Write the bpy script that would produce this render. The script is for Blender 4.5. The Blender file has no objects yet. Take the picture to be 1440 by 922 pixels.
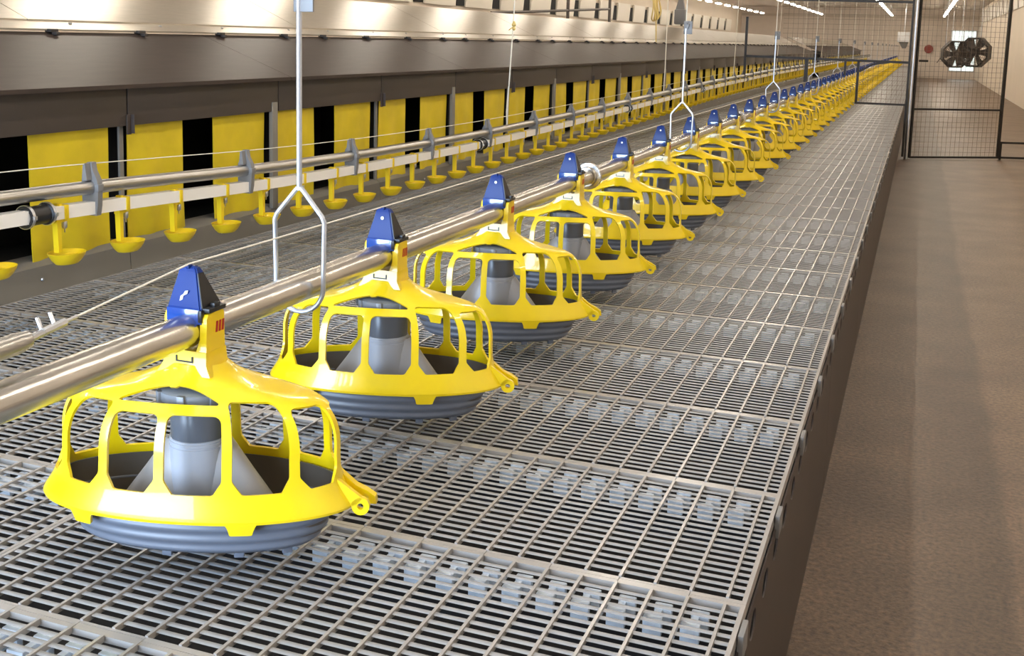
import bpy, bmesh, math, random
from mathutils import Matrix, Vector
random.seed(7)
SC = bpy.context.scene
C = SC.collection
S = 0.59            # height of the slat floor above the concrete

# ------------------------------------------------------------------ camera
FPX, YAW, PITCH, ROLL, PY, CAMH = 1535.0, .3527, .1431, .0265, 273.4, .9734
fwd = Vector((-math.sin(YAW)*math.cos(PITCH), math.cos(YAW)*math.cos(PITCH), -math.sin(PITCH)))
rgt = Vector((math.cos(YAW), math.sin(YAW), 0)); upv = rgt.cross(fwd)
cr, sr = math.cos(ROLL), math.sin(ROLL)
r2 = cr*rgt + sr*upv; u2 = -sr*rgt + cr*upv
cam = bpy.data.cameras.new('camera'); co = bpy.data.objects.new('camera', cam); C.objects.link(co)
cam.sensor_width = 36; cam.sensor_fit = 'HORIZONTAL'; cam.lens = FPX/1440*36
cam.shift_y = -(461-PY)/1440
cam.clip_start = .05; cam.clip_end = 300
M = Matrix((r2, u2, -fwd)).transposed().to_4x4(); M.translation = Vector((0, 0, CAMH+S))
co.matrix_world = M
SC.camera = co

# ------------------------------------------------------------------ exposure, world, daylight
SC.view_settings.view_transform = 'Standard'; SC.view_settings.look = 'None'
SC.view_settings.exposure = 0.08; SC.view_settings.gamma = 1.0
SC.view_settings.use_curve_mapping = False
LAMP_E = 42.0
DAY_W = 470.0
w = bpy.data.worlds.new('world'); SC.world = w; w.use_nodes = True
bgn = w.node_tree.nodes['Background']; bgn.inputs[0].default_value = (.62, .74, 1, 1); bgn.inputs[1].default_value = .5
dl = bpy.data.lights.new('daylight', 'AREA'); dl.shape = 'RECTANGLE'; dl.size = 3.0; dl.size_y = 2.4
dl.energy = DAY_W; dl.color = (.58, .76, 1)
do = bpy.data.objects.new('daylight', dl); C.objects.link(do)
do.location = (-2.4, -2.28, 1.45); do.rotation_euler = (math.radians(90), 0, 0)

# ------------------------------------------------------------------ materials
def mat(name, col, rough=.5, metal=0., bump=0., bscale=60., var=0., vscale=4., stretch=None, spec=.5, emit=None, estr=0., coat=0.):
    m = bpy.data.materials.new(name); m.use_nodes = True
    nt = m.node_tree; b = nt.nodes['Principled BSDF']
    b.inputs['Base Color'].default_value = (*col, 1); b.inputs['Roughness'].default_value = rough
    b.inputs['Metallic'].default_value = metal; b.inputs['Specular IOR Level'].default_value = spec
    b.inputs['Coat Weight'].default_value = coat
    if emit:
        b.inputs['Emission Color'].default_value = (*emit, 1); b.inputs['Emission Strength'].default_value = estr
    tc = nt.nodes.new('ShaderNodeTexCoord'); mp = nt.nodes.new('ShaderNodeMapping')
    nt.links.new(tc.outputs['Object'], mp.inputs[0])
    if stretch: mp.inputs['Scale'].default_value = stretch
    if var > 0:
        n = nt.nodes.new('ShaderNodeTexNoise'); n.inputs['Scale'].default_value = vscale; n.inputs['Detail'].default_value = 6
        nt.links.new(mp.outputs[0], n.inputs['Vector'])
        r = nt.nodes.new('ShaderNodeValToRGB')
        r.color_ramp.elements[0].position = .3; r.color_ramp.elements[1].position = .7
        r.color_ramp.elements[0].color = (*[c*(1-var) for c in col], 1)
        r.color_ramp.elements[1].color = (*[min(1, c*(1+var)) for c in col], 1)
        nt.links.new(n.outputs[0], r.inputs[0]); nt.links.new(r.outputs[0], b.inputs['Base Color'])
    if bump > 0:
        n2 = nt.nodes.new('ShaderNodeTexNoise'); n2.inputs['Scale'].default_value = bscale; n2.inputs['Detail'].default_value = 4
        nt.links.new(mp.outputs[0], n2.inputs['Vector'])
        bp = nt.nodes.new('ShaderNodeBump'); bp.inputs['Strength'].default_value = bump; bp.inputs['Distance'].default_value = .01
        nt.links.new(n2.outputs[0], bp.inputs['Height']); nt.links.new(bp.outputs[0], b.inputs['Normal'])
    return m

YEL = mat('yellow_plastic', (.86, .62, .004), .28, coat=.5)
YCUP = mat('yellow_cup_plastic', (.80, .57, .01), .35)
CURT = mat('yellow_curtain', (.66, .50, .012), .45, var=.10, vscale=6, bump=.15, bscale=9)
PANM = mat('grey_pan_plastic', (.135, .15, .185), .38, var=.05, vscale=8)
PANI = mat('shaded_pan_inside', (.085, .070, .055), .35, var=.15, vscale=10)  # grey plastic pan inside, its shade put into a brown colour
TUBD = mat('dark_grey_plastic', (.10, .11, .13), .3)
FLG = mat('mid_grey_plastic', (.21, .225, .25), .28)
TUBL = mat('light_grey_plastic', (.36, .38, .43), .32)
CONEM = mat('smoky_plastic', (.34, .33, .33), .35)
BLUE = mat('blue_plastic', (.005, .028, .18), .30, spec=.2)
BLUEG = mat('glossy_blue_plastic', (.010, .060, .30), .10, spec=.9, coat=.6)
BLK = mat('black_plastic', (.012, .012, .013), .4)
VOID = mat('black_opening', (.006, .006, .006), .8)  # near-black for the nest interiors and the inlet gaps
GALV = mat('galvanised_steel', (.62, .60, .56), .26, metal=1., var=.14, vscale=60, stretch=(1, .12, 1), bump=.05, bscale=120)
ALU = mat('aluminium_profile', (.48, .47, .45), .32, metal=1.)
STEEL = mat('bright_steel', (.62, .64, .68), .3, metal=1.)
ROD = mat('zinc_rod', (.55, .58, .64), .35, metal=.8)
SLAT = mat('slat_plastic', (.37, .345, .32), .24, var=.08, vscale=2.5, spec=.6)
SLATB = mat('slat_bar_plastic', (.31, .312, .32), .32, var=.08, vscale=2.5, spec=.2)
SUPP = mat('pale_support_plastic', (.80, .89, 1.0), .2)
CLIPM = mat('grey_clip_plastic', (.19, .187, .187), .4)
FASC = mat('brown_board', (.055, .039, .032), .5, var=.12, vscale=3)
NFAS = mat('brown_nest_fascia', (.055, .043, .038), .45, var=.06, vscale=3)
SKIRT = mat('grey_brown_skirt', (.20, .185, .16), .5, var=.06, vscale=3)
LIDD = mat('brown_film_faced_lid', (.055, .042, .036), .38, var=.10, vscale=10, stretch=(4, .6, 4), spec=.08)
LIDL = mat('pale_brushed_sheet', (.54, .49, .41), .32, metal=.66, var=.06, vscale=14, stretch=(6, .6, 6))
WHITE = mat('white_pipe', (.88, .85, .80), .4)
CORD = mat('cream_cord', (.82, .79, .70), .6)
YROPE = mat('yellow_rope', (.72, .55, .20), .7)
WALL = mat('cream_wall', (.74, .64, .52), .7, var=.03, vscale=1.2)
CEIL = mat('pale_ceiling', (.66, .58, .49), .7, var=.03, vscale=1)
ENDW = mat('beige_end_wall', (.80, .71, .62), .75, var=.04, vscale=1.5)
INLET = mat('cream_inlet_flap', (.80, .74, .64), .5)
FRAME = mat('dark_frame_steel', (.022, .018, .016), .4, metal=.3)
WIRE = mat('rusty_mesh_wire', (.20, .15, .115), .6)
FANM = mat('dark_fan_metal', (.03, .026, .024), .45)
FANG = mat('smoky_fan_guard', (.10, .082, .07), .5)
REDM = mat('red_paint', (.30, .05, .035), .5)
LAMPH = mat('white_lamp_housing', (.8, .78, .74), .4)
TUBE = mat('lamp_diffuser', (1, .95, .86), .4, emit=(1, .90, .76), estr=LAMP_E)
PANE = mat('daylit_pane', (.8, .86, .86), .3, emit=(.80, .93, .92), estr=1.0)
LOGO = mat('red_print', (.42, .012, .008), .5)
WHT = mat('plain_white', (.85, .87, .9), .4)

# concrete floor with a darker band running along the passage
def floor_mat():
    m = bpy.data.materials.new('brown_concrete'); m.use_nodes = True
    nt = m.node_tree; b = nt.nodes['Principled BSDF']; N = nt.nodes.new; L = nt.links.new
    b.inputs['Roughness'].default_value = .42
    tc = N('ShaderNodeTexCoord')
    n1 = N('ShaderNodeTexNoise'); n1.inputs['Scale'].default_value = 2.2; n1.inputs['Detail'].default_value = 8; L(tc.outputs['Object'], n1.inputs['Vector'])
    n2 = N('ShaderNodeTexNoise'); n2.inputs['Scale'].default_value = 60; n2.inputs['Detail'].default_value = 5; n2.inputs['Roughness'].default_value = .7; L(tc.outputs['Object'], n2.inputs['Vector'])
    r1 = N('ShaderNodeValToRGB'); e = r1.color_ramp.elements
    e[0].position = .32; e[0].color = (.110, .075, .052, 1); e[1].position = .7; e[1].color = (.188, .132, .091, 1)
    L(n1.outputs[0], r1.inputs[0])
    r2_ = N('ShaderNodeValToRGB'); e = r2_.color_ramp.elements
    e[0].position = .35; e[0].color = (.5, .5, .5, 1); e[1].position = .72; e[1].color = (1.75, 1.66, 1.55, 1)
    L(n2.outputs[0], r2_.inputs[0])
    mx = N('ShaderNodeMix'); mx.data_type = 'RGBA'; mx.blend_type = 'MULTIPLY'; mx.inputs[0].default_value = 1
    L(r1.outputs[0], mx.inputs[6]); L(r2_.outputs[0], mx.inputs[7])
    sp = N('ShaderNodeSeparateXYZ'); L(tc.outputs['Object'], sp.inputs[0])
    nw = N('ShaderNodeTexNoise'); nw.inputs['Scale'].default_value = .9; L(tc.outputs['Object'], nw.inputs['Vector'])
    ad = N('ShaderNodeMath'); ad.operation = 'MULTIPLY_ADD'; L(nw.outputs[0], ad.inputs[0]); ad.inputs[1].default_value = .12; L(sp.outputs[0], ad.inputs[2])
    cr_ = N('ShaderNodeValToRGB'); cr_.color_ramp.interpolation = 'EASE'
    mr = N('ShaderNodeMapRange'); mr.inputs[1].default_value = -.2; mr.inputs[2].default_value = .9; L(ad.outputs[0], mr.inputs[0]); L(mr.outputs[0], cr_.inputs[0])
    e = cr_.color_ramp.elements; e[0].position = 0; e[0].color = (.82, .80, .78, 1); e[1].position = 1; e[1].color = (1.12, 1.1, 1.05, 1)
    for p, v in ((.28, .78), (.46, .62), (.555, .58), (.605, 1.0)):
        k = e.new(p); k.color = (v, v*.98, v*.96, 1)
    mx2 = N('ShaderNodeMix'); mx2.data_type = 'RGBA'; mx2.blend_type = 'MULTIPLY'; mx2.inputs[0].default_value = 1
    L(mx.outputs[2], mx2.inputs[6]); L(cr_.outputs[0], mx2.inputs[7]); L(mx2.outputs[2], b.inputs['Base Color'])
    bp = N('ShaderNodeBump'); bp.inputs['Strength'].default_value = .35; bp.inputs['Distance'].default_value = .01
    L(n2.outputs[0], bp.inputs['Height']); L(bp.outputs[0], b.inputs['Normal'])
    return m
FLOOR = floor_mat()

# ------------------------------------------------------------------ mesh helpers
class MB:
    def __init__(s): s.bm = bmesh.new()
    def box(s, x0, x1, y0, y1, z0, z1, bev=0., mtx=None):
        t = bmesh.new(); bmesh.ops.create_cube(t, size=1)
        for v in t.verts: v.co = Vector(((x0+x1)/2+v.co.x*(x1-x0), (y0+y1)/2+v.co.y*(y1-y0), (z0+z1)/2+v.co.z*(z1-z0)))
        if bev: bmesh.ops.bevel(t, geom=list(t.edges), offset=bev, segments=2, profile=.6, affect='EDGES')
        return s._add(t, mtx)
    def _add(s, t, mtx=None):
        if mtx is not None: t.transform(mtx)
        me = bpy.data.meshes.new('t'); t.to_mesh(me); t.free(); s.bm.from_mesh(me); bpy.data.meshes.remove(me); return s
    def qbox(s, x0, x1, y0, y1, z0, z1):      # plain box without bevel, quick
        v = [s.bm.verts.new(p) for p in ((x0,y0,z0),(x1,y0,z0),(x1,y1,z0),(x0,y1,z0),(x0,y0,z1),(x1,y0,z1),(x1,y1,z1),(x0,y1,z1))]
        for f in ((0,3,2,1),(4,5,6,7),(0,1,5,4),(1,2,6,5),(2,3,7,6),(3,0,4,7)): s.bm.faces.new([v[i] for i in f])
        return s
    def loft(s, rings, cap0=True, cap1=True, closed=True):
        R = [[s.bm.verts.new(p) for p in r] for r in rings]; n = len(R[0])
        for a, b in zip(R, R[1:]):
            for i in range(n if closed else n-1): s.bm.faces.new((a[i], a[(i+1) % n], b[(i+1) % n], b[i]))
        if cap0: s.bm.faces.new(R[0][::-1])
        if cap1: s.bm.faces.new(R[-1])
        return s
    def lathe(s, prof, n=32, ex=1., ey=1., c=(0, 0, 0), cap0=True, cap1=True):   # prof: (radius, z) or (rx, ry, z)
        rings = []
        for p in prof:
            rx, ry, z = (p[0]*ex, p[0]*ey, p[1]) if len(p) == 2 else p
            rings.append([(c[0]+rx*math.cos(2*math.pi*i/n), c[1]+ry*math.sin(2*math.pi*i/n), c[2]+z) for i in range(n)])
        return s.loft(rings, cap0, cap1)
    def tube(s, pts, r, n=10, ref=Vector((0, 0, 1)), square=False):
        pts = [Vector(p) for p in pts]; rings = []
        for i, p in enumerate(pts):
            d = ((pts[min(i+1, len(pts)-1)]-p).normalized() + (p-pts[max(i-1, 0)]).normalized()).normalized()
            rf = ref if abs(d.dot(ref)) < .95 else Vector((1, 0, 0))
            a = d.cross(rf).normalized(); b = a.cross(d)
            rr = r[i] if isinstance(r, (list, tuple)) else r
            off = math.pi/4 if square else 0
            rings.append([p+a*rr*math.cos(2*math.pi*k/n+off)+b*rr*math.sin(2*math.pi*k/n+off) for k in range(n)])
        return s.loft(rings)
    def prism(s, poly, ax, a0, a1):           # polygon extruded along axis ax ('x','y','z')
        def P(u, v, w): return {'x': (w, u, v), 'y': (u, w, v), 'z': (u, v, w)}[ax]
        return s.loft([[P(u, v, a0) for u, v in poly], [P(u, v, a1) for u, v in poly]])
    def mesh(s, name, m, smooth=35.):
        bmesh.ops.recalc_face_normals(s.bm, faces=list(s.bm.faces))
        me = bpy.data.meshes.new(name); s.bm.to_mesh(me); s.bm.free()
        for q in (m if isinstance(m, (list, tuple)) else [m]): me.materials.append(q)
        if smooth:
            for p in me.polygons: p.use_smooth = True
            me.set_sharp_from_angle(angle=math.radians(smooth))
        return me
    def obj(s, name, m, parent=None, loc=None, smooth=35., label=None):
        return put(name, s.mesh(name, m, smooth), parent, loc, label)

def put(name, me, parent=None, loc=None, label=None):
    o = bpy.data.objects.new(name, me); C.objects.link(o)
    if parent: o.parent = parent
    if loc: o.location = loc
    if label: o['label'] = label
    return o
def tag(o, label, cat, group=None, kind=None):
    o['label'] = label; o['category'] = cat
    if group: o['group'] = group
    if kind: o['kind'] = kind
    return o
def thing(name, label, cat, loc=(0, 0, 0), rz=0., group=None):
    o = bpy.data.objects.new(name, None); C.objects.link(o); o.empty_display_size = .1
    o.location = loc; o.rotation_euler = (0, 0, rz)
    return tag(o, label, cat, group)
KIDS = {}
def kids(o):
    if o.name not in KIDS: KIDS[o.name] = list(o.children)
    return KIDS[o.name]
def dup(o, loc=None, label=None, rz=None, skip=(), parent=None):
    c = o.copy(); C.objects.link(c)
    if parent: c.parent = parent
    if loc is not None: c.location = loc
    if rz is not None: c.rotation_euler = (0, 0, rz)
    if label: c['label'] = label
    for k in kids(o):
        if k.name.split('.')[0] not in skip: dup(k, parent=c)
    return c
def struct(name, mb, m, smooth=0):
    o = mb.obj(name, m, smooth=smooth); o['kind'] = 'structure'; return o
ONES = 'first second third fourth fifth sixth seventh eighth ninth tenth eleventh twelfth thirteenth fourteenth fifteenth sixteenth seventeenth eighteenth nineteenth'.split()
TENS = {2: ('twentieth', 'twenty'), 3: ('thirtieth', 'thirty'), 4: ('fortieth', 'forty'), 5: ('fiftieth', 'fifty'), 6: ('sixtieth', 'sixty'), 7: ('seventieth', 'seventy'), 8: ('eightieth', 'eighty'), 9: ('ninetieth', 'ninety')}
def nth(n):
    if n < 20: return ONES[n-1]
    if n >= 100: return 'one hundredth' if n == 100 else 'one hundred and '+nth(n-100)
    t, o = divmod(n, 10)
    return TENS[t][0] if o == 0 else TENS[t][1]+'-'+ONES[o-1]

def contour(u0, u1, nu, v0, v1, nv, f, P, wrap=False):
    """surface P(u,v) kept where f(u,v)>0, with clean cut edges"""
    bm = bmesh.new(); cache = {}
    du, dv = (u1-u0)/nu, (v1-v0)/nv
    F = [[f(u0+i*du, v0+j*dv) for j in range(nv+1)] for i in range(nu if wrap else nu+1)]
    def val(i, j): return F[i % nu if wrap else i][j]
    def vert(key, u, v):
        if key not in cache: cache[key] = bm.verts.new(P(u, v))
        return cache[key]
    for i in range(nu):
        for j in range(nv):
            cs = [(i, j), (i+1, j), (i+1, j+1), (i, j+1)]
            vals = [val(*c) for c in cs]
            if max(vals) <= 0: continue
            poly = []
            for k in range(4):
                a, b = cs[k], cs[(k+1) % 4]; fa, fb = vals[k], vals[(k+1) % 4]
                if fa > 0: poly.append(vert((a[0] % nu if wrap else a[0], a[1]), u0+a[0]*du, v0+a[1]*dv))
                if (fa > 0) != (fb > 0):
                    t = fa/(fa-fb)
                    ka = (a[0] % nu if wrap else a[0], a[1]); kb = (b[0] % nu if wrap else b[0], b[1])
                    key = (min(ka, kb), max(ka, kb))
                    poly.append(vert(key, u0+(a[0]+(b[0]-a[0])*t)*du, v0+(a[1]+(b[1]-a[1])*t)*dv))
            q = []
            for p in poly:
                if p not in q: q.append(p)
            if len(q) >= 3:
                try: bm.faces.new(q)
                except ValueError: pass
    bmesh.ops.remove_doubles(bm, verts=list(bm.verts), dist=2e-4)
    bmesh.ops.recalc_face_normals(bm, faces=list(bm.faces))
    return bm
def solid(bm, th, name, m, smooth=38., off=-1.):
    me = bpy.data.meshes.new(name); bm.to_mesh(me); bm.free()
    o = bpy.data.objects.new(name+'_tmp', me); C.objects.link(o)
    md = o.modifiers.new('s', 'SOLIDIFY'); md.thickness = th; md.offset = off
    dg = bpy.context.evaluated_depsgraph_get(); dg.update()
    out = bpy.data.meshes.new_from_object(o.evaluated_get(dg)); out.name = name
    bpy.data.objects.remove(o); bpy.data.meshes.remove(me)
    out.materials.clear(); out.materials.append(m)
    for p in out.polygons: p.use_smooth = True
    out.set_sharp_from_angle(angle=math.radians(smooth))
    return out
def catmull(tab, s):
    n = len(tab)-1; s = max(0., min(n-1e-6, s)); i = int(s); t = s-i
    p = [tab[max(0, min(n, i+k))] for k in (-1, 0, 1, 2)]
    return [.5*(2*b+(c-a)*t+(2*a-5*b+4*c-d)*t*t+(3*b-a-3*c+d)*t**3) for a, b, c, d in zip(*p)]

# ------------------------------------------------------------------ the room
XL, XR, Y0, Y1, ZC = -9.5, 2.69, -2.2, 62.0, S+3.0
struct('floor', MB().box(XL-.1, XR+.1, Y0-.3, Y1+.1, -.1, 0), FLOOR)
struct('floor_shade_sheet', MB().box(-4.95, -.25, Y0+.02, Y1-.02, .0005, .02), mat('under_slat_shade', (.018, .014, .011), .9, bump=.4, bscale=30))  # near-black sheet added under the slats, standing in for deep shade
struct('ceiling', MB().box(XL-.1, XR+.1, Y0-.1, Y1+.1, ZC, ZC+.1), CEIL)
struct('wall_left', MB().box(XL-.1, XL, Y0-.1, Y1+.1, 0, ZC), WALL)
struct('wall_right', MB().box(XR, XR+.1, Y0-.1, Y1+.1, 0, ZC), WALL)
WX0, WX1, WZ0, WZ1 = 1.38, 2.62, S-.20, S+1.94
struct('wall_far', MB().box(XL, WX0, Y1, Y1+.1, 0, ZC).box(WX1, XR, Y1, Y1+.1, 0, ZC).box(WX0, WX1, Y1, Y1+.1, WZ1, ZC).box(WX0, WX1, Y1, Y1+.1, 0, WZ0), ENDW)
struct('wall_near', MB().box(XL, -4.0, Y0-.1, Y0, 0, ZC).box(-.8, XR, Y0-.1, Y0, 0, ZC).box(-4.0, -.8, Y0-.1, Y0, 2.75, ZC), WALL)
wn = struct('window_1', MB().box(WX0, WX0+.04, Y1-.02, Y1+.08, WZ0, WZ1).box(WX1-.04, WX1, Y1-.02, Y1+.08, WZ0, WZ1).box(WX0+.04, WX1-.04, Y1-.02, Y1+.08, WZ0, WZ0+.04).box(WX0+.04, WX1-.04, Y1-.02, Y1+.08, WZ1-.04, WZ1).box(1.98, 2.02, Y1-.02, Y1+.08, WZ0+.04, WZ1-.04), ALU)
MB().box(WX0+.04, WX1-.04, Y1+.02, Y1+.04, WZ0+.04, WZ1-.04).obj('pane', PANE, wn, smooth=0)
struct('trim_1', MB().box(XL, XR, Y1-.06, Y1, S+2.50, S+2.64), CEIL)

# ------------------------------------------------------------------ slat floor
PIT = .5; XE = -.2159; PW = 1.314
EY0 = 1.83          # joint line of the row nearest to the lens that shows whole
NROW0 = -3; NROW1 = 119
def slat_mesh(width, nrib, first):
    b = MB(); L = PIT
    ribs = [-(first+.0655*i) for i in range(nrib)]
    x1 = -width
    edges = [0.]+ribs+[x1]
    # long side bars
    b.qbox(-.009, -.0006, 0, L-.0006, -.024, 0); b.qbox(x1+.0006, x1+.009, 0, L-.0006, -.024, 0)
    for x in ribs: b.qbox(x-.0028, x+.0028, .012, L-.012, -.009, .0022)
    # interlocking end bars: alternate spans stick out over the joint
    k = 0
    cuts = [0.]+ribs[1::2]+[x1]
    for a, c in zip(cuts, cuts[1:]):
        xa, xb = c+.0006, a-.0006
        if k % 2 == 0:
            b.qbox(xa, xb, .0006, .013, -.012, -.0005); b.qbox(xa, xb, L-.011, L-.0006, -.012, -.0005)
        else:
            b.qbox(xa, xb, .0070, .013, -.012, -.0005); b.qbox(xa, xb, L-.011, L+.0058, -.012, -.0005)
        k += 1
    b.bm.faces.ensure_lookup_table(); nfr = len(b.bm.faces)
    n = 18; y0, y1 = .013, L-.011
    st = (y1-y0)/(n+1)
    for i in range(n):
        y = y0+st*(i+1)
        hw = .0061
        prof = [(y-hw*.6, -.0032), (y-hw, -.0022), (y-hw*.7, -.0012), (y+hw*.7, -.0012), (y+hw, -.0022), (y+hw*.6, -.0032)]
        b.prism(prof, 'x', x1+.006, -.006)
    b.bm.faces.ensure_lookup_table()
    for i in range(nfr, len(b.bm.faces)): b.bm.faces[i].material_index = 1
    return b.mesh('slat_panel', [SLAT, SLATB], 30)
SM1 = slat_mesh(PW, 20, .035); SM2 = slat_mesh(1.415, 21, .035)
ec = MB().box(.001, .011, .395, .455, -.05, -.002, .002)
ecm = ec.mesh('edge_clip', CLIPM)
for r in range(NROW0, NROW1):
    y = EY0+PIT*r; k = r-NROW0+1
    o = tag(put('slat_panel', SM1, loc=(XE, y, S)), f'grey slat panel along the aisle edge, {nth(k)} from the near end', 'floor slat', 'slat panels along the aisle edge')
    if r < 40:
        put('edge_clip', ecm, o, label='dull grey clip under the panel edge')
    tag(put('slat_panel', SM2, loc=(XE-PW, y, S)), f'grey slat panel beside the nests, {nth(k)} from the near end', 'floor slat', 'slat panels beside the nests')
# pale support beams glimpsed through the slots just before each joint
bbm = MB().box(-2.68, 0, .005, .035, -.11, -.045).mesh('support_rail', FRAME)
lgm = MB().box(-.012, .020, .036, .050, -.046, -.0125, .003).box(-.022, .012, -.010, .003, -.046, -.0125, .003).box(-.010, .004, .002, .038, -.046, -.018, .003).mesh('lug', SUPP)
for r in range(-1, 10):
    o = tag(put('support_rail', bbm, loc=(XE-.010, EY0+PIT*r-.075, S)), f'support rail with pale blue lugs under the slats before the {nth(r+2)} panel joint', 'rail', 'support rails under the slats')
    for i in range(40): put('lug', lgm, o, (-.035-.0655*(i+.5), 0, 0), label='pale blue plastic lug')
# brown side board with oval slots
def board_mesh():
    L = 2.0
    def f(u, v):
        d = 1e9
        for k in range(12):
            du = abs(u-(k+.5)*L/12); dv = v+.078
            d = min(d, math.hypot(du/.040, dv/.026)-1)
        return d*.02
    bm = contour(0, L-.004, 240, -.59, -.03, 56, f, lambda u, v: (0, u, v))
    return solid(bm, .003, 'side_board', FASC)
BM = board_mesh()
for k in range(31):
    tag(put('side_board', BM, loc=(XE+.004, -.17+2*k, S)), f'brown slotted side board below the slat edge, {nth(k+1)} from the near end', 'board', 'side boards along the aisle')

# ------------------------------------------------------------------ feeders
FX, FY, FS = -1.185, 1.600, .752
PZ = .443; PR = .030         # feed pipe axis height above the slats, radius
TAB = [(-1.0, .105, .286, .128), (0, .128, .291, .132), (1, .137, .290, .132), (2, .175, .268, .125), (3, .215, .264, .120),
       (4, .262, .262, .115), (5, .298, .249, .104), (6, .326, .221, .087), (7, .346, .178, .069), (8, .360, .122, .058), (9, .372, .076, .050), (10, .384, .054, .044)]
OV = math.radians(16)        # the oval pan is set slantwise to the pipe
TT = [t[1:] for t in TAB]
def cage_p(t, s):
    z, a, b = catmull(TT, s+1)
    z -= .015*math.sin(t)**2*math.exp(-((s-7.6)/1.5)**2)      # the roof falls flatter towards the two ends
    k = OV*max(0., min(1., (10-s)/2.5)); x, y = a*math.sin(t), -b*math.cos(t)
    return Vector((x*math.cos(k)-y*math.sin(k), x*math.sin(k)+y*math.cos(k), z))
D = math.radians
BARS = (-97, -58, -31, -6.5, 19.5, 48.5, 83)
TOPS = (5.4, 5.95, 5.42, 5.42, 6.3, 5.75)
def rbox(x, y, hx, hy, r):
    qx, qy = abs(x)-hx+r, abs(y)-hy+r
    return math.hypot(max(qx, 0), max(qy, 0))+min(max(qx, qy), 0)-r
WINS = []
for base in (0, 180):
    for a, b_, s1 in zip(BARS, BARS[1:], TOPS): WINS.append((base+(a+b_)/2, (b_-a)/2, 2.05, s1))
MS = .036
def cage_f(t, s):
    td = math.degrees(t)
    d = 1e9
    m3 = catmull(TT, 4.2); mt = math.hypot(m3[1]*math.cos(t), m3[2]*math.sin(t))
    for tc, hw, s0, s1 in WINS:
        x = (td-tc+180) % 360-180
        if abs(x) > hw+12: continue
        mtc = math.hypot(m3[1]*math.cos(D(tc)), m3[2]*math.sin(D(tc)))
        hx = D(hw)*mtc-.0085
        X = D(x)*mtc; sm = (s0+s1)/2
        Yv = (s-sm)*MS; hy = (s1-s0)/2*MS
        # wider foot at the ring, narrower corner at the top
        dw = rbox(X, Yv, hx, hy, min(.014, hx*.8))
        # bottom chamfer flare
        fl = (abs(X)-hx+.016)-(Yv+hy)*.75
        dw = max(dw, fl*.8)
        d = min(d, dw)
    # lens-shaped opening under the hood, front and back
    for tc in (-7.5, 172.5):
        x = (td-tc+180) % 360-180
        if abs(x) < 40:
            top = 6.0+1.42*(1-(abs(x)/27.)**2.2)
            if abs(x) < 3.0: top -= .14
            lo = 6.02
            dd = max((s-top)*.022, (lo-s)*.03, (abs(x)-25)*.004)
            d = min(d, dd)
    # hanging tabs under the lip
    if s < 0:
        e = -1e9
        for tc in (23.5, -38, 142, -156.5):
            x = abs((td-tc+180) % 360-180)
            e = max(e, (4.2+1.8*(1+s)*(1+s)-x)*.004)
        d = min(d, e, (s+.93)*.03)
    return d
def cage_mesh():
    bm = contour(0, 2*math.pi, 324, -1, 10, 110, cage_f, cage_p, wrap=True)
    me = solid(bm, .0055, 'cage', YEL, 40)
    b = MB(); b.bm.from_mesh(me)
    # rounded lip round the ring
    n = 96
    # saddle neck under the pipe and two cheeks
    b.loft([[(-.056, -.044, .366), (.056, -.044, .366), (.056, .040, .366), (-.056, .040, .366)], [(-.045, -.040, .385), (.045, -.040, .385), (.045, .024, .385), (-.045, .024, .385)], [(-.045, -.039, .409), (.045, -.039, .409), (.045, .020, .409), (-.045, .020, .409)]])
    for sx in (1, -1):
        x0, x1 = (.0305, .0445) if sx > 0 else (-.0445, -.0305)
        b.prism([(-.038, .40), (.018, .40), (.016, .474), (.010, .480), (-.03, .476), (-.035, .468)], 'x', x0, x1)
        xa, xb = (.022, .032) if sx > 0 else (-.032, -.022)
        b.prism([(xa, .405), (xb, .405), (.0312*sx, .432), (.0285*sx, .424)], 'y', -.0375, -.030)
    # bayonet ears at one end of the ring
    e = MB()
    e.prism([(.262, .184), (.290, .160), (.310, .151), (.326, .140), (.328, .126), (.312, .126), (.29, .134), (.262, .150)], 'y', .000, .016)
    pr = []; n = 20; ri, ro = .006, .0165; c = (.304, .131)
    for (rad, yy) in ((ro, -.026), (ro, -.016), (ri, -.016), (ri, -.026), (ro, -.026)):
        pr.append([(c[0]+rad*math.cos(2*math.pi*i/n), yy, c[1]+rad*math.sin(2*math.pi*i/n)) for i in range(n)])
    e.loft(pr, False, False)
    e.prism([(.262, .180), (.290, .159), (.308, .146), (.296, .133), (.280, .130), (.262, .144)], 'y', -.026, -.016)
    em = e.mesh('ear', YEL); em.transform(Matrix.Rotation(OV, 4, 'Z')); b.bm.from_mesh(em); bpy.data.meshes.remove(em)
    out = b.mesh('cage', YEL, 40)
    return out
CAGE = cage_mesh()
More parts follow.
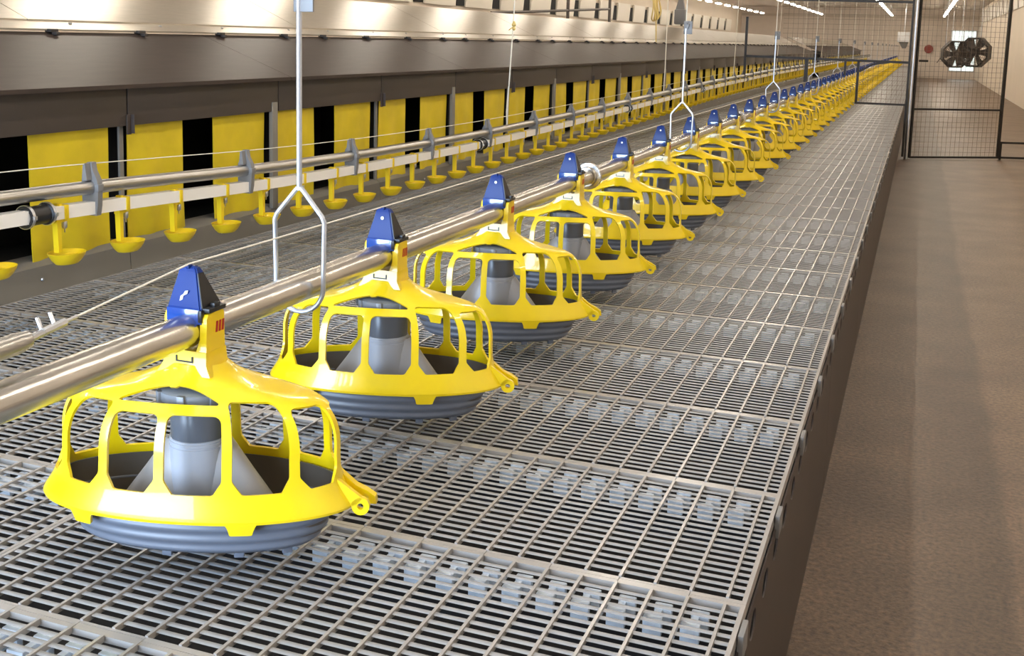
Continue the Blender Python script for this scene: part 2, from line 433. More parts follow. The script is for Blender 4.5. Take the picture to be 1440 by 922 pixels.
def pan_mesh():
    out = [(.190, .068, .048), (.212, .086, .054)]
    K = 32
    for i in range(K+1):
        t = i/K; z = .058+.104*t
        a = .213+.051*t**.6; bb_ = .090+.028*t**.6
        g = .0026*math.sin(t*math.pi*9.6)
        out.append((a+g, bb_+g, z))
    inn = [(.256, .112, .163), (.250, .108, .12), (.232, .094, .076), (.18, .06, .066)]
    b = MB(); b.lathe(out+inn, 96)
    for a in (-100, -62, -30, 150, 80, 30):
        x, y = .200*math.cos(D(a)), .074*math.sin(D(a))
        b.box(-.009, .009, -.004, .004, .041, .056, .002, Matrix.Translation((x, y, 0)) @ Matrix.Rotation(math.atan2(y/.074**2, x/.200**2)-math.pi/2, 4, 'Z'))
    b.bm.faces.ensure_lookup_table()
    for i in range(len(out)*96, (len(out)+len(inn)-1)*96): b.bm.faces[i].material_index = 1
    b.bm.faces[(len(out)+len(inn)-1)*96+1].material_index = 1
    me = b.mesh('pan', [PANM, PANI], 40); me.transform(Matrix.Rotation(OV, 4, 'Z')); return me
PAN = pan_mesh()
TUBE_HI = MB().lathe([(.050, .236), (.051, .240), (.051, .298), (.049, .302)], 40, cap0=False).mesh('tube_collar', TUBD)
TUBE_HI2 = MB().lathe([(.054, .296), (.054, .312), (.050, .316)], 40, cap0=False).mesh('tube_rim', TUBL)
TUBE_LO = MB().lathe([(.054, .080), (.054, .228), (.0525, .229), (.0525, .232), (.054, .233), (.054, .238), (.0525, .239), (.0525, .242), (.051, .243)], 40).mesh('feed_tube', TUBL)
def cone_mesh():
    b = MB(); b.lathe([(.150, .050, .100), (.146, .046, .118), (.100, .040, .180), (.060, .036, .236)], 48, cap0=True)
    me = b.mesh('spreader_cone', CONEM); me.transform(Matrix.Rotation(OV, 4, 'Z')); return me
CONE = cone_mesh()
def flange_mesh():
    b = MB(); b.lathe([(.056, .312), (.070, .316), (.072, .320), (.072, .334), (.066, .338), (.030, .340)], 40)
    for i in range(8):
        a = 2*math.pi*i/8+.2
        b.box(.066, .077, -.007, .007, .312, .336, .002, Matrix.Rotation(a, 4, 'Z'))
    return b.mesh('flange', FLG)
FLANGE = flange_mesh()
def peak_mesh():
    b = MB()
    def rect(x0, x1, y0, y1, z): return [(x0, y0, z), (x1, y0, z), (x1, y1, z), (x0, y1, z)]
    b.loft([rect(-.038, .0335, -.036, .026, .483), rect(-.038, .0335, -.036, .026, .485), rect(-.036, .0315, -.036, .025, .488), rect(-.020, .018, -.026, -.008, .551), rect(-.015, .013, -.023, -.011, .558)])
    bmesh.ops.bevel(b.bm, geom=[e for e in b.bm.edges], offset=.0022, segments=2, affect='EDGES')
    # cord saddle on top
    b.box(-.003, .003, -.028, -.016, .554, .561, .0015)
    return b.mesh('peak_cover', BLUE, 30)
PEAK = peak_mesh()
CBASE = MB().box(-.039, .0345, -.037, .027, .458, .484, .0015).mesh('cover_base', BLUEG)
SIDES = []  # thin black plates on both sides of the blue cover
for sx in (1, -1):
    SIDES.append(MB().loft([[(-.002+sx*.0362, -.033, .487), (-.002+sx*.0362, .021, .487), (sx*.0205, -.010, .547), (sx*.0205, -.025, .547)], [(-.002+sx*.0335, -.033, .487), (-.002+sx*.0335, .021, .487), (sx*.018, -.010, .547), (sx*.018, -.025, .547)]]).mesh('cover_side', BLK, 0))
LATCH = MB().box(.028, .048, -.032, .018, .479, .487, .0015).box(.036, .046, -.014, .004, .486, .494, .002).box(.028, .036, -.039, -.024, .462, .484, .002).mesh('latch', BLK)
lg = MB()
for k in range(3):
    y = -.010+.009*k
    lg.prism([(y, .440), (y+.006, .440), (y+.0085, .460), (y+.0025, .460)], 'x', .0443, .0451)
LOGOM = lg.mesh('logo_mark', LOGO, 0)
PKT = MB().box(-.018, .018, -.0412, -.0385, .388, .3905).box(-.018, -.0155, -.0412, -.0385, .390, .399).box(.0155, .018, -.0412, -.0385, .390, .399).mesh('pocket_notch', BLK, 0)
GLINT = MB().prism([(-.012, .497), (-.006, .500), (-.004, .507), (.004, .511), (.006, .517), (0, .516), (-.004, .510), (-.010, .506)], 'y', 0, .0008)  # white shape standing in for a highlight on the cover front
GLINTM = GLINT.mesh('cover_glint', WHT, 0)
DOTM = MB().lathe([(.0001, 0), (.0042, 0), (.0042, .001), (.0001, .001)], 16).mesh('cover_hole', WHT, 0)
FL = ['nearest yellow oval cage feeder on the pipe, foremost of the row']
def feeder_label(k):
    if k == 1: return 'nearest yellow caged oval feeder pan, foremost on the feed pipe'
    return f'yellow caged oval feeder pan, {nth(k)} from the near end of the feed pipe'
NF = 79
FG = 'yellow feeder pans along the feed pipe'
f0 = thing('feeder_pan', feeder_label(1), 'feeder', (FX, FY, S), 0, FG)
put('cage', CAGE, f0); put('pan', PAN, f0, label='grey ribbed pan'); 
ft = put('feed_tube', TUBE_LO, f0, label='light grey round feed tube'); put('tube_collar', TUBE_HI, ft, label='dark grey band on the tube'); put('tube_rim', TUBE_HI2, ft)
put('spreader_cone', CONE, f0, label='smoky grey flared cone'); put('flange', FLANGE, f0, label='dark grey toothed flange')
pk = put('peak_cover', PEAK, f0, label='blue pyramid cover over the pipe')
put('cover_base', CBASE, pk, label='glossy blue base band'); [put('cover_side', q, pk, label='dark side of the cover') for q in SIDES]; put('latch', LATCH, f0, label='black latch'); put('logo_mark', LOGOM, f0, label='three red slanted bars'); put('pocket_notch', PKT, f0)
f1 = dup(f0, (FX, FY+FS, S), feeder_label(2))
m_ = put('cover_glint', GLINTM, pk, (0, -.0352, 0))
pk1 = [c for c in f1.children if c.name.startswith('peak_cover')][0]
hd = put('cover_hole', DOTM, pk1, (0, -.0300, .535)); hd.rotation_euler = (math.radians(88), 0, 0)
KIDS.clear()
for k in range(3, NF+1):
    dup(f1, (FX, FY+FS*(k-1), S), feeder_label(k), skip=() if k < 30 else ('pocket_notch', 'cover_hole', 'logo_mark', 'tube_rim', 'latch'))

# feed pipe in joined lengths with round couplings
def pipe_len(y0, y1):
    return MB().tube([(0, y0, 0), (0, y1, 0)], PR, 32)
PL = 3.76
pm = pipe_len(0, PL-.002).mesh('feed_pipe', GALV)
COUP = MB()
n = 32
rings = []
for y, r in ((-.03, PR+.001), (-.03, PR+.006), (-.012, PR+.010), (-.010, PR+.022), (.010, PR+.022), (.012, PR+.010), (.03, PR+.006), (.03, PR+.001)):
    rings.append([(r*math.cos(2*math.pi*i/n), y, r*math.sin(2*math.pi*i/n)) for i in range(n)])
COUP.loft(rings, False, False)
cm = COUP.mesh('coupling', GALV)
for k in range(-1, 16):
    y = 4.08+PL*(k-1)
    o = tag(put('feed_pipe', pm, loc=(FX, y, S+PZ)), f'galvanised feed pipe length through the feeders, {nth(k+2)} from the near end', 'pipe', 'lengths of feed pipe')
    put('coupling', cm, o, (0, PL, 0), label='bright ring coupling')

# hangers: forked rods that carry the feed pipe
def hanger_mesh(hi):
    b = MB()
    def leg(sx):
        return [(0, 0, .205), (sx*.006, 0, .200), (sx*.056, 0, .145), (sx*.060, 0, .132), (sx*.056, 0, 0)]
    p1 = leg(-1); p2 = leg(1)
    # each leg runs down beside the pipe and curls under it
    for sx in (-1, 1):
        p = [(sx*.002, 0, .208), (sx*.008, 0, .203), (sx*.054, 0, .150), (sx*.0595, 0, .138), (sx*.0575, 0, .02)]
        for a in range(0, 100, 12):
            p.append((sx*.0575*math.cos(D(a*.95)), 0, -.0575*math.sin(D(a*.95)) if a else .0))
        b.tube(p, .0052, 10, Vector((0, 1, 0)))
    return b
hm = hanger_mesh(0).mesh('fork', ROD)
rodm = MB().tube([(0, 0, .203), (0, 0, .60)], .0058, 10, Vector((0, 1, 0))).mesh('rod', ROD)
plate = MB().box(-.012, .034, -.003, .003, .570, .64, .002).tube([(.004, -.006, .625), (.012, -.006, .632), (.018, -.006, .622), (.016, -.006, .606), (.010, -.006, .598)], .003, 8).mesh('cord_plate', CLIPM)
cordm = MB().tube([(0, 0, .635), (0, 0, ZC-S-PZ)], .003, 8, Vector((0, 1, 0))).mesh('cord', CORD)
h0 = None
for k in range(16):
    y = 1.965+3.87*k
    lab = f'forked steel hanger rod holding the feed pipe, {nth(k+1)} from the near end'
    if h0 is None:
        h0 = thing('pipe_hanger', lab, 'hanger', (FX-.012, y, S+PZ), 0, 'forked hangers on the feed pipe')
        put('fork', hm, h0); put('rod', rodm, h0); put('cord_plate', plate, h0, label='galvanised hook plate at the rod top'); put('cord', cordm, h0, label='cream cord to the ceiling')
        KIDS.clear()
    else: dup(h0, (FX, y, S+PZ), lab)

# anti-perch wire over the blue peaks, with its tensioner
tag(MB().tube([(FX, 1.30, S+.532), (FX, FY-.022, S+.562), (FX, FY+FS*(NF-1), S+.562)], .0017, 6).obj('perch_wire', CORD), 'thin pale wire strung over the blue feeder peaks', 'wire')
tn = thing('wire_tensioner', 'grey tube with threaded eye tensioner at the left frame edge', 'tensioner', (FX, 1.2, S+.520))
MB().tube([(0, -1.1, -.02), (0, -.02, 0), (0, 0, .001)], [.016, .016, .013], 20).obj('spring_tube', ALU, tn)
MB().tube([(0, 0, .0), (0, .02, .003), (0, .032, .004)], .006, 10).tube([(0, .03, .004), (0, .075, .009)], .0065, 8).tube([(0, .03, .004), (-.012, .032, .024)], .003, 8).tube([(0, .055, .006), (-.012, .058, .026)], .003, 8).obj('eye_bolt', STEEL, tn)
MB().tube([(0, .075, .009), (0, .10, .012)], .003, 8).obj('wire_end', STEEL, tn)

# ------------------------------------------------------------------ drinker line
DX = -2.5
DZ = [(-.5, .52), (1.5, .505), (2.45, .489), (2.83, .479), (3.70, .440), (4.47, .420), (4.91, .414), (6.03, .404), (8.0, .418), (11, .455), (14, .495), (20, .53), (62, .53)]
def dz(y):      # height of the drinker beam's axis above the slats
    for (a, za), (b_, zb) in zip(DZ, DZ[1:]):
        if y <= b_: t = (y-a)/(b_-a); t = max(0, t); return za+(zb-za)*t-.023
    return DZ[-1][1]-.023
def dz_s(y): return (dz(y-.25)+dz(y)+dz(y+.25))/3
ys = [.2+.25*i for i in range(246)]
beam = tag(MB().tube([(DX, y, S+dz_s(y)) for y in ys], .0225, 20).obj('drinker_beam', ALU), 'round aluminium beam carrying the drinker line before the nests', 'pipe')
wp = MB(); wp.tube([(DX, y, S+dz_s(y)-.066) for y in ys], .029, 4, square=True)
tag(wp.obj('water_pipe', WHITE), 'white square water pipe hung under the aluminium drinker beam', 'pipe')
tag(MB().tube([(DX, y, S+dz_s(y)+.078) for y in ys[::2]], .0018, 6).obj('perch_wire', CORD), 'thin pale wire strung along the drinker fins before the nests', 'wire')
# grey fin brackets
b = MB()
b.prism([(-.024, -.092), (.024, -.092), (.030, -.06), (.034, 0), (.030, .026), (.014, .055), (.009, .082), (-.009, .082), (-.016, .05), (-.030, .026), (-.034, 0), (-.030, -.06)], 'y', -.011, .011)
b.prism([(-.010, .026), (.010, .026), (.004, .080), (-.004, .080)], 'y', -.035, .0)
b.box(-.037, .037, -.014, .014, -.012, .012, .004)
bkm = b.mesh('beam_bracket', CLIPM)
nb = 0
for k in range(70):
    y = 2.83-.872*1+.872*k
    if y > 60: break
    nb += 1
    tag(put('beam_bracket', bkm, loc=(DX, y, S+dz_s(y))), f'grey fin bracket clasping beam and water pipe, {nth(nb)} from the left end', 'bracket', 'grey fin brackets on the drinker line')
# black hose couplings
b = MB()
rings = []
for y, r in ((-.05, .026), (-.05, .034), (-.036, .035), (-.034, .030), (.034, .030), (.036, .035), (.05, .034), (.05, .026)):
    rings.append([(r*math.cos(2*math.pi*i/24), y, r*math.sin(2*math.pi*i/24)) for i in range(24)])
b.loft(rings, False, False)
hcm = b.mesh('hose_sleeve', BLK)
hbm = []
for yy in (-.043, .043):
    b = MB()
    rings = [[(r*math.cos(2*math.pi*i/24), yy+d_, r*math.sin(2*math.pi*i/24)) for i in range(24)] for r, d_ in ((.0352, -.005), (.037, -.005), (.037, .005), (.0352, .005))]
    b.loft(rings, False, False); b.box(.030, .042, yy-.006, yy+.006, -.006, .006, .001)
    hbm.append(b.mesh('hose_clamp', STEEL))
h0 = None
for k in range(16):
    y = 2.585+3.62*k; loc = (DX, y, S+dz_s(y)-.066)
    lab = f'black rubber coupling on the white water pipe, {nth(k+1)} from the left end'
    if h0 is None:
        h0 = thing('hose_coupling', lab, 'coupling', loc, 0, 'black couplings on the water pipe')
        put('hose_sleeve', hcm, h0); [put('hose_clamp', q, h0, label='bright steel hose clamp') for q in hbm]; KIDS.clear()
    else: dup(h0, loc, lab)
# yellow drip cups
b = MB()
b.box(-.0235, .0235, -.009, .009, -.0235, .0235, .003)                    # collar round the pipe
b.box(-.012, .012, -.022, -.008, .018, .028, .002)
b.prism([(-.030, -.020), (-.012, -.020), (-.012, -.125), (-.026, -.128)], 'x', -.010, .010)   # arm
b.prism([(-.032, -.015), (.016, -.015), (.016, -.030), (-.032, -.034)], 'x', -.011, .011)
clip_arm = b.mesh('arm', YCUP)
b = MB()
b.lathe([(.030, .040, -.168), (.040, .050, -.158), (.050, .060, -.142), (.054, .064, -.132), (.050, .060, -.132), (.036, .046, -.146), (.01, .01, -.150)], 32, c=(0, .018, 0))
cup = b.mesh('dish', YCUP)
nip = MB().lathe([(.006, -.055), (.009, -.05), (.009, -.034), (.006, -.028)], 14, c=(0, .012, 0)).lathe([(.002, -.068), (.003, -.055)], 8, c=(0, .012, 0)).mesh('nipple', STEEL)
h0 = None; nc = 0
for k in range(-3, 205):
    y = 2.690+.2855*k
    if y > 57: break
    nc += 1
    loc = (DX, y, S+dz_s(y)-.066); lab = f'yellow drip cup on the water pipe, {nth(nc)} from the left'
    if h0 is None:
        h0 = thing('drip_cup', lab, 'drinker cup', loc, 0, 'yellow drip cups below the drinker line')
        put('arm', clip_arm, h0); put('dish', cup, h0); put('nipple', nip, h0, label='steel drinking nipple'); KIDS.clear()
    else: dup(h0, loc, lab, skip=('nipple',) if y > 14 else ())
# cream cords holding the drinker line
for k, (y, dxr, kn) in enumerate(((6.66, .06, True), (11.3, .0, False), (15.83, .03, False), (20.8, .05, False), (25.6, .03, False), (30.4, .03, False))):
    z0 = S+dz_s(y)+.02
    t = thing('drinker_cord', f'cream suspension cord rising from the drinker beam, {nth(k+1)} from the left', 'cord', (DX, y, z0), 0, 'cords holding the drinker line')
    MB().tube([(0, 0, 0), (.004, .006, .22), (dxr*.5, .02, .9), (dxr, .03, ZC-z0)], .0045, 8).tube([(0, .0, 0), (.002, -.02, .08), (.004, .0, .25)], .003, 8).obj('line', CORD, t)
    if kn:
        MB().lathe([(.004, -.03), (.012, -.02), (.009, -.005), (.015, .006), (.006, .03)], 10).tube([(-.035, 0, -.028), (-.01, 0, -.01), (0, 0, 0)], .003, 6).obj('knot', YROPE, t, (.026, .014, .640), label='orange knotted twine')

# ------------------------------------------------------------------ nests
NX = -2.95
def nest_unit():
    root = bpy.data.objects.new('nest_unit', None); C.objects.link(root)
    L = 2.2
    # local y 0 = left divider, nx = 0 plane at the curtains' fascia; z from slats
    body = MB()
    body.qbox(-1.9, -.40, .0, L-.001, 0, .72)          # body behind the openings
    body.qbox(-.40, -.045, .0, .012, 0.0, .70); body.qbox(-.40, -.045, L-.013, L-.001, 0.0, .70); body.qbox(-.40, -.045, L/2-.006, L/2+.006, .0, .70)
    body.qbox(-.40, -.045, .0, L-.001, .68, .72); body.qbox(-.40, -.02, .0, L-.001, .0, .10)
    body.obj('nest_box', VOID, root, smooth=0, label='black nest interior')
    for h in (0, 1):
        y0 = h*L/2
        f = MB(); f.box(-.014, .0, y0+.004, y0+L/2-.004, .583, .752, .002); f.obj('fascia', NFAS, root)
        for a, c in ((.03, .385), (.605, 1.02)):
            cu = MB(); n = 14; m = 8
            ph = random.random()*6
            rows = []
            for j in range(m+1):
                z = .105+(.600-.105)*j/m
                amp = .007*(1-j/m)
                rows.append([Vector((-.030+amp*math.sin(ph+i*.8)+amp*.6*math.cos(ph*2+j*.6+i*.4), y0+a+(c-a)*i/n, z)) for i in range(n+1)])
            vs = [[cu.bm.verts.new(p) for p in r] for r in rows]
            vb = [[cu.bm.verts.new(p-Vector((.003, 0, 0))) for p in r] for r in rows]
            for j in range(m):
                for i in range(n):
                    cu.bm.faces.new((vs[j][i], vs[j][i+1], vs[j+1][i+1], vs[j+1][i])); cu.bm.faces.new((vb[j][i], vb[j+1][i], vb[j+1][i+1], vb[j][i+1]))
                cu.bm.faces.new((vs[j][0], vs[j+1][0], vb[j+1][0], vb[j][0])); cu.bm.faces.new((vs[j][n], vb[j][n], vb[j+1][n], vs[j+1][n]))
            cu.obj('curtain', CURT, root, smooth=60)
        sk = MB()
        sk.prism([(-.015, -.005), (.0, -.005), (-.004, .100), (-.03, .118), (-.12, .118), (-.12, .106), (-.035, .106), (-.018, .094)], 'y', y0+.002, y0+L/2-.002)
        so = sk.obj('skirt_board', SKIRT, root)
        MB().lathe([(.0045, 0), (.007, .001), (.005, .005)], 10).obj('bolt', STEEL, so, (-.001, y0+.62, .052), label='steel bolt head').rotation_euler = (0, math.radians(90), 0)
    # divider post and mid hook
    pb = MB(); pb.box(-.016, .004, -.06, -.012, .104, .628, .002)
    pb.obj('divider_post', SKIRT, root, (0, L, 0))
    hk = MB(); hk.box(.0, .006, -.010, .016, .548, .628, .002).box(.0, .022, .012, .016, .552, .628, .001).obj('hook_bracket', FASC, root, (0, L/2, 0))
    hk2 = MB(); hk2.box(-.034, -.024, -.022, .0, .1, .60).obj('inner_strut', SKIRT, root, (0, L/2, 0))
    # lower lid, slightly overhanging
    lid = MB(); ax, az, bx, bz = .072, .752, -.448, .944
    nx_, nz_ = -(bz-az), (bx-ax); ln = math.hypot(nx_, nz_); nx_, nz_ = nx_/ln*.010, nz_/ln*.010
    lid.prism([(ax, az), (bx, bz), (bx+nx_, bz+nz_), (ax+nx_-.012, az+nz_+.004), (ax-.012, az-.014), (ax, az-.016)], 'y', .0015, L-.0015)
    lo = lid.obj('lower_lid', LIDD, root)
    for y in (.12, .72, 1.15, 1.70):
        MB().box(-.452, -.420, y, y+.045, .944, .958, .003).box(-.425, -.400, y+.01, y+.03, .932, .946, .002).obj('lid_latch', FANM, lo, label='small dark lid latch')
    # hinge strip
    st = MB().prism([(-.440, .950), (-.55, .990), (-.548, .996), (-.438, .957)], 'y', 0, L).obj('hinge_strip', LIDL, root)
    for y in (.25, .9, 1.35, 1.95): MB().lathe([(.006, 0), (.009, .002), (.006, .007)], 10).obj('rivet', STEEL, st, (-.500, y, .978))
    return root
def nest_label(k): return f'nest section with four yellow curtains under a sloped lid, {nth(k)} from the left'
n0 = nest_unit(); n0.location = (NX, .25, S)
tag(n0, nest_label(1), 'nest', 'nest sections along the slats')
KIDS.clear()
for k in range(2, 28):
    y = .25+2.2*(k-1)
    if k == 16: continue
    kk = k if k < 16 else k-1
    dup(n0, (NX, y, S), nest_label(kk), skip=() if k < 12 else ('rivet', 'bolt', 'lid_latch'))
# upper roof sheets, hinged along the strip
up = MB(); ax, az, bx, bz = -3.478, .996, -3.955, 1.208
up.prism([(ax, az), (ax-.001, az-.012), (ax-.03, az-.010), (bx, bz-.02), (bx, bz)], 'y', .002, 2.109)
upm = up.mesh('roof_sheet', LIDL)
for k in range(1, 29):
    y = 1.475+2.113*(k-2)
    if 32.2 < y < 34.5: continue
    if y > 57: break
    tag(put('roof_sheet', upm, loc=(0, y, S)), f'pale brushed metal roof sheet over the nests, {nth(k)} from the left', 'roof sheet', 'roof sheets over the nests')

# ------------------------------------------------------------------ lamps
lh = MB().box(-.06, .06, -.47, .47, -.01, .05, .01).mesh('housing', LAMPH)
lt = MB().box(-.05, .05, -.45, .45, -.055, -.010, .012).mesh('diffuser', TUBE)
lw = [MB().tube([(0, q, .05), (0, q, ZC-S-2.60)], .004, 6).mesh('suspension', STEEL) for q in (-.35, .35)]
l0 = None
for rx, where in ((-8.0, 'over the left side passage'), (-5.0, 'over the nest roof'), (-1.55, 'over the feeder row'), (.93, 'over the right side aisle')):
    for k in range(29):
        y = 59.0-2.2*k
        if y < -1.2: break
        lab = f'bright batten lamp {where}, {nth(k+1)} from the far end'
        if l0 is None:
            l0 = thing('ceiling_lamp', lab, 'lamp', (rx, y, S+2.60), 0, 'batten lamps in long rows')
            put('housing', lh, l0); put('diffuser', lt, l0, label='glowing diffuser'); [put('suspension', q, l0) for q in lw]; KIDS.clear()
        else: dup(l0, (rx, y, S+2.60), lab)

# ------------------------------------------------------------------ air inlets on the side walls
def inlet_mesh(sx):
    b = MB(); fr = b.box(-.10, .0, -.80, -.77, -.26, .34).box(-.10, 0, .77, .80, -.26, .34).box(-.10, 0, -.8, .8, .30, .34)
    return b.mesh('frame', WALL, 0)
flap = MB().prism([(.0, -.28), (.03, -.28), (.07, .22), (.06, .30), (.01, .30)], 'y', -.60, .98).mesh('flap', INLET, 20)
slot = MB().box(.0, .012, -1.06, -.62, -.26, .20).mesh('slot', VOID, 0)
i0 = None
for side, sx in (('left', 1), ('right', -1)):
    for k in range(23):
        y = 10.2+2.13*k
        loc = (XL+.03, y, S+1.88) if side == 'left' else (XR-.03, y, S+2.52)
        lab = f'cream air inlet flap on the {side} side wall, {nth(k+1)} from the near end'
        if i0 is None:
            i0 = thing('air_inlet', lab, 'air inlet', loc, 0, 'air inlet flaps along the side walls')
            put('flap', flap, i0); put('slot', slot, i0, label='black gap beside the flap'); KIDS.clear()
        else: dup(i0, loc, lab, rz=0 if side == 'left' else math.pi)

# ------------------------------------------------------------------ mesh partition across the house
PYY = 16.4
def bar(b, p, q, w=.028): b.tube([p, q], w*.7071, 4, square=True)
pp = thing('partition_post', 'pale galvanised post between mesh gate and slat partition', 'post', (-.10, PYY, 0))
MB().tube([(0, 0, 0), (0, 0, ZC)], .030, 16, Vector((0, 1, 0))).obj('shaft', STEEL, pp)
def wire_grid(b, w, h, pitch, r=.0016):
    n = int(w/pitch)
    for i in range(1, n+1): x = i*w/(n+1); b.qbox(x-r, x+r, -r, r, 0, h)
    n = int(h/pitch)
    for i in range(1, n+1): z = i*h/(n+1); b.qbox(0, w, -r, r, z-r, z+r)
GA = Vector((-.055, PYY, 0)); GB = Vector((1.135, 17.12, 0)); GL = (GB-GA).length; ga = math.atan2(GB.y-GA.y, GB.x-GA.x)
g = thing('mesh_gate', 'tall wire mesh gate with dark steel frame across the aisle', 'gate', GA, ga)
b = MB(); H = 3.1
bar(b, (0, 0, .02), (0, 0, H)); bar(b, (GL, 0, .02), (GL, 0, H), .036); bar(b, (0, 0, .03), (GL, 0, .03)); bar(b, (0, 0, S+.12), (GL, 0, S+.12)); bar(b, (0, 0, H), (GL, 0, H))
b.obj('gate_frame', FRAME, g)
b = MB(); wire_grid(b, GL, H-.04, .072); b.obj('wire_mesh', WIRE, g, (0, 0, .03), smooth=0)
MB().box(.03, .16, -.03, .0, 0, .03, .004).obj('gate_latch', FRAME, g, (0, 0, S+.78))
rb = thing('rail_panel', 'low dark rail panel between the gate and right wall', 'barrier', GB+Vector((.03, .02, 0)), math.atan2(.5, 1.5))
b = MB(); WL = 1.60
bar(b, (0, 0, .03), (WL, 0, .03)); bar(b, (0, 0, S-.345), (WL, 0, S-.345)); bar(b, (WL, 0, .0), (WL, 0, S-.33)); bar(b, (0, 0, 0), (0, 0, S-.33))
b.obj('rail_frame', FRAME, rb)
sp_ = thing('mesh_partition', 'dark framed wire mesh partition standing above the slats', 'partition', (-2.43, PYY, S))
b = MB(); W_ = 2.28
bar(b, (W_, 0, -.56), (W_, 0, 2.5), .030); bar(b, (W_+.01, 0, .172), (1.60, 0, .172)); bar(b, (0, 0, .79), (W_, 0, .765), .034); bar(b, (0, 0, .52), (0, 0, 1.36), .034)
bar(b, (.88, 0, .44), (.88, 0, .79), .05); bar(b, (1.60, 0, .16), (1.60, 0, .77), .034); bar(b, (1.42, 0, .56), (1.42, 0, .77), .03); bar(b, (.50, 0, 1.62), (W_, 0, 1.60), .034)
bar(b, (1.62, 0, .62), (1.80, 0, .73), .028); bar(b, (1.80, 0, .73), (2.1, 0, .775), .028)
b.obj('panel_frame', FRAME, sp_)
b = MB(); wire_grid(b, 1.75, 1.70, .072); b.obj('wire_mesh', WIRE, sp_, (.52, 0, .78), smooth=0)
b = MB(); wire_grid(b, .66, .58, .072); b.obj('wire_mesh', WIRE, sp_, (1.61, 0, .18), smooth=0)
# ------------------------------------------------------------------ fans, window-side fittings, winches
def octring(cx, y0, y1, R, r): return None
def fan(lab, loc, rz, R):
    t = thing('circulation_fan', lab, 'fan', loc, rz, None)
    b = MB(); rings = []
    for y, r in ((-.12, R), (.12, R), (.12, R*.88), (-.12, R*.88), (-.12, R)):
        rings.append([(r*math.cos(D(22.5+45*i)), y, r*math.sin(D(22.5+45*i))) for i in range(8)])
    b.loft(rings, False, False); b.obj('octagon_shroud', FANM, t, smooth=0)
    b = MB()
    for i in range(24): 
        a = math.pi*2*i/24; b.tube([(0, -.11, 0), (R*.9*math.cos(a), -.11, R*.9*math.sin(a))], .004, 4)
    for q in range(1, 8):
        rr = R*.9*q/8; pts = [(rr*math.cos(2*math.pi*i/32), -.11, rr*math.sin(2*math.pi*i/32)) for i in range(33)]
        b.tube(pts, .004, 4, Vector((0, 1, 0)))
    b.obj('guard', FANG, t, smooth=0)
    bl = None
    for i in range(6):
        a = 2*math.pi*i/6
        m = MB(); m.prism([(.06, -.05), (R*.82, -.12), (R*.84, .10), (.06, .05)], 'y', -.006, .006)
        mm = Matrix.Rotation(a, 4, 'Y') @ Matrix.Rotation(.5, 4, 'X'); m.bm.transform(mm)
        m.obj('blade', FANG, t, smooth=0)
    MB().tube([(0, -.10, 0), (0, .10, 0)], .10, 16).obj('motor_hub', FANM, t)
    h = ZC-loc[2]
    [MB().tube([(q*1.2, 0, R*.9), (q, 0, h)], .006, 6).obj('hanging_cord', STEEL, t) for q in (-.1, .1)]
    return t
fan('left dark octagonal circulation fan hanging over the far aisle', (.80, 29.6, S+.84), .25, .36)
fan('right dark octagonal circulation fan hanging over the far aisle', (1.27, 30.3, S+.90), -.45, .40)
br = thing('fan_bracket', 'brown triangular bracket frame left of the hanging fans', 'bracket', (.46, 29.9, S+.86))
b = MB(); bar(b, (0, 0, -.02), (.10, 0, .16), .03); bar(b, (0, 0, -.02), (.14, 0, -.12), .03); bar(b, (.10, 0, .16), (.14, 0, -.12), .02); bar(b, (-.08, 0, -.25), (.06, 0, -.02), .02)
b.obj('bracket_frame', FANG, br)
MB().tube([(.10, 0, .16), (.10, 0, ZC-S-.86)], .005, 6, Vector((0, 1, 0))).obj('hanging_cord', STEEL, br)
tag(MB().tube([(.33, Y1-.12, S+.93), (.33, Y1, S+.93)], .22, 24).obj('alarm_bell', REDM), 'round red bell on the far end wall', 'bell')
wx = thing('drive_unit', 'white drive box hanging at the far end of the feed pipe', 'machine', (-.74, 49.6, S+1.2))
MB().box(-.26, .22, -.2, .2, .0, .42, .02).obj('white_box', WHT, wx)
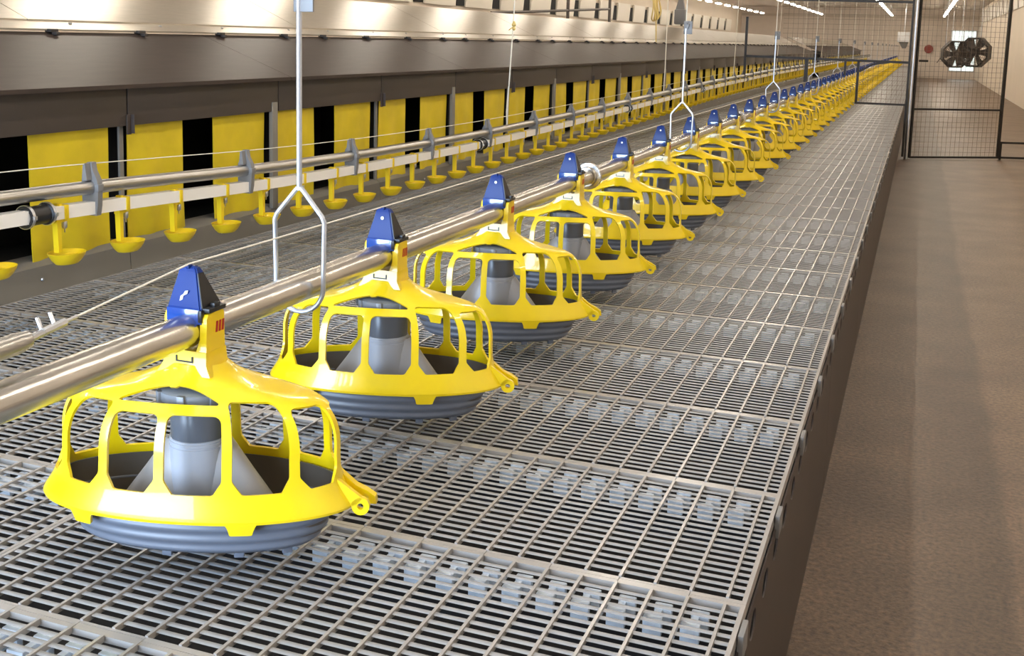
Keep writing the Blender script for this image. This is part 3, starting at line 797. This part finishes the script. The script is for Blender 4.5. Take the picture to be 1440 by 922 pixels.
MB().loft([[(-.2, -.15, 0), (.18, -.15, 0), (.18, .15, 0), (-.2, .15, 0)], [(-.05, -.08, -.26), (.10, -.08, -.26), (.10, .08, -.26), (-.05, .08, -.26)]]).obj('hopper', CLIPM, wx, label='grey tapered hopper')
MB().tube([(0, 0, .42), (0, 0, ZC-S-1.2)], .02, 8, Vector((0, 1, 0))).obj('hanging_pole', STEEL, wx)
# counterweight and yellow coiled rope above the nest roof
cw = thing('counterweight', 'grey pulley block hanging high above the nest roof', 'pulley', (-4.0, 19.15, S+1.27))
MB().box(-.10, .10, -.07, .07, 0, .26, .03).loft([[(-.08, -.05, .25), (.08, -.05, .25), (.08, .05, .25), (-.08, .05, .25)], [(-.03, -.02, .48), (.03, -.02, .48), (.03, .02, .48), (-.03, .02, .48)]]).obj('block', CLIPM, cw)
MB().tube([(0, 0, .46), (0, 0, ZC-S-1.27)], .012, 8, Vector((0, 1, 0))).obj('cable', STEEL, cw)
b = MB()
for j in range(3):
    pts = []
    for i in range(25):
        a = 2*math.pi*i/24; pts.append((.02*j+.012*math.sin(3*a+j), (.085+.012*j)*math.sin(a)+.02*j, .17*math.cos(a)*(1-.05*j)))
    b.tube(pts, .009, 8, Vector((1, 0, 0)))
b.tube([(0, .06, .16), (0, .08, .9), (0, .06, ZC-S-1.38)], .008, 8, Vector((0, 1, 0))); b.tube([(0, .08, .12), (.02, .10, -.42)], .007, 8, Vector((0, 1, 0)))
tag(b.obj('rope_coil', YROPE, loc=(-3.05, 13.05, S+1.38)), 'yellow rope coil hanging above the nest roof', 'rope')
# conduit with two drops over the left passage
cd = thing('conduit', 'thin dark conduit with two drops beyond the nest roof', 'conduit', (-6.0, 15.2, S+1.32))
MB().tube([(0, 0, 0), (0, 6.6, .27)], .022, 8).obj('long_run', FANG, cd)
MB().tube([(0, 3.75, -.05), (0, 3.75, ZC-S-1.32)], .03, 8, Vector((0, 1, 0))).obj('drop', FANG, cd)
MB().tube([(0, 6.55, -.02), (0, 6.55, ZC-S-1.32)], .03, 8, Vector((0, 1, 0))).obj('drop', FANG, cd)
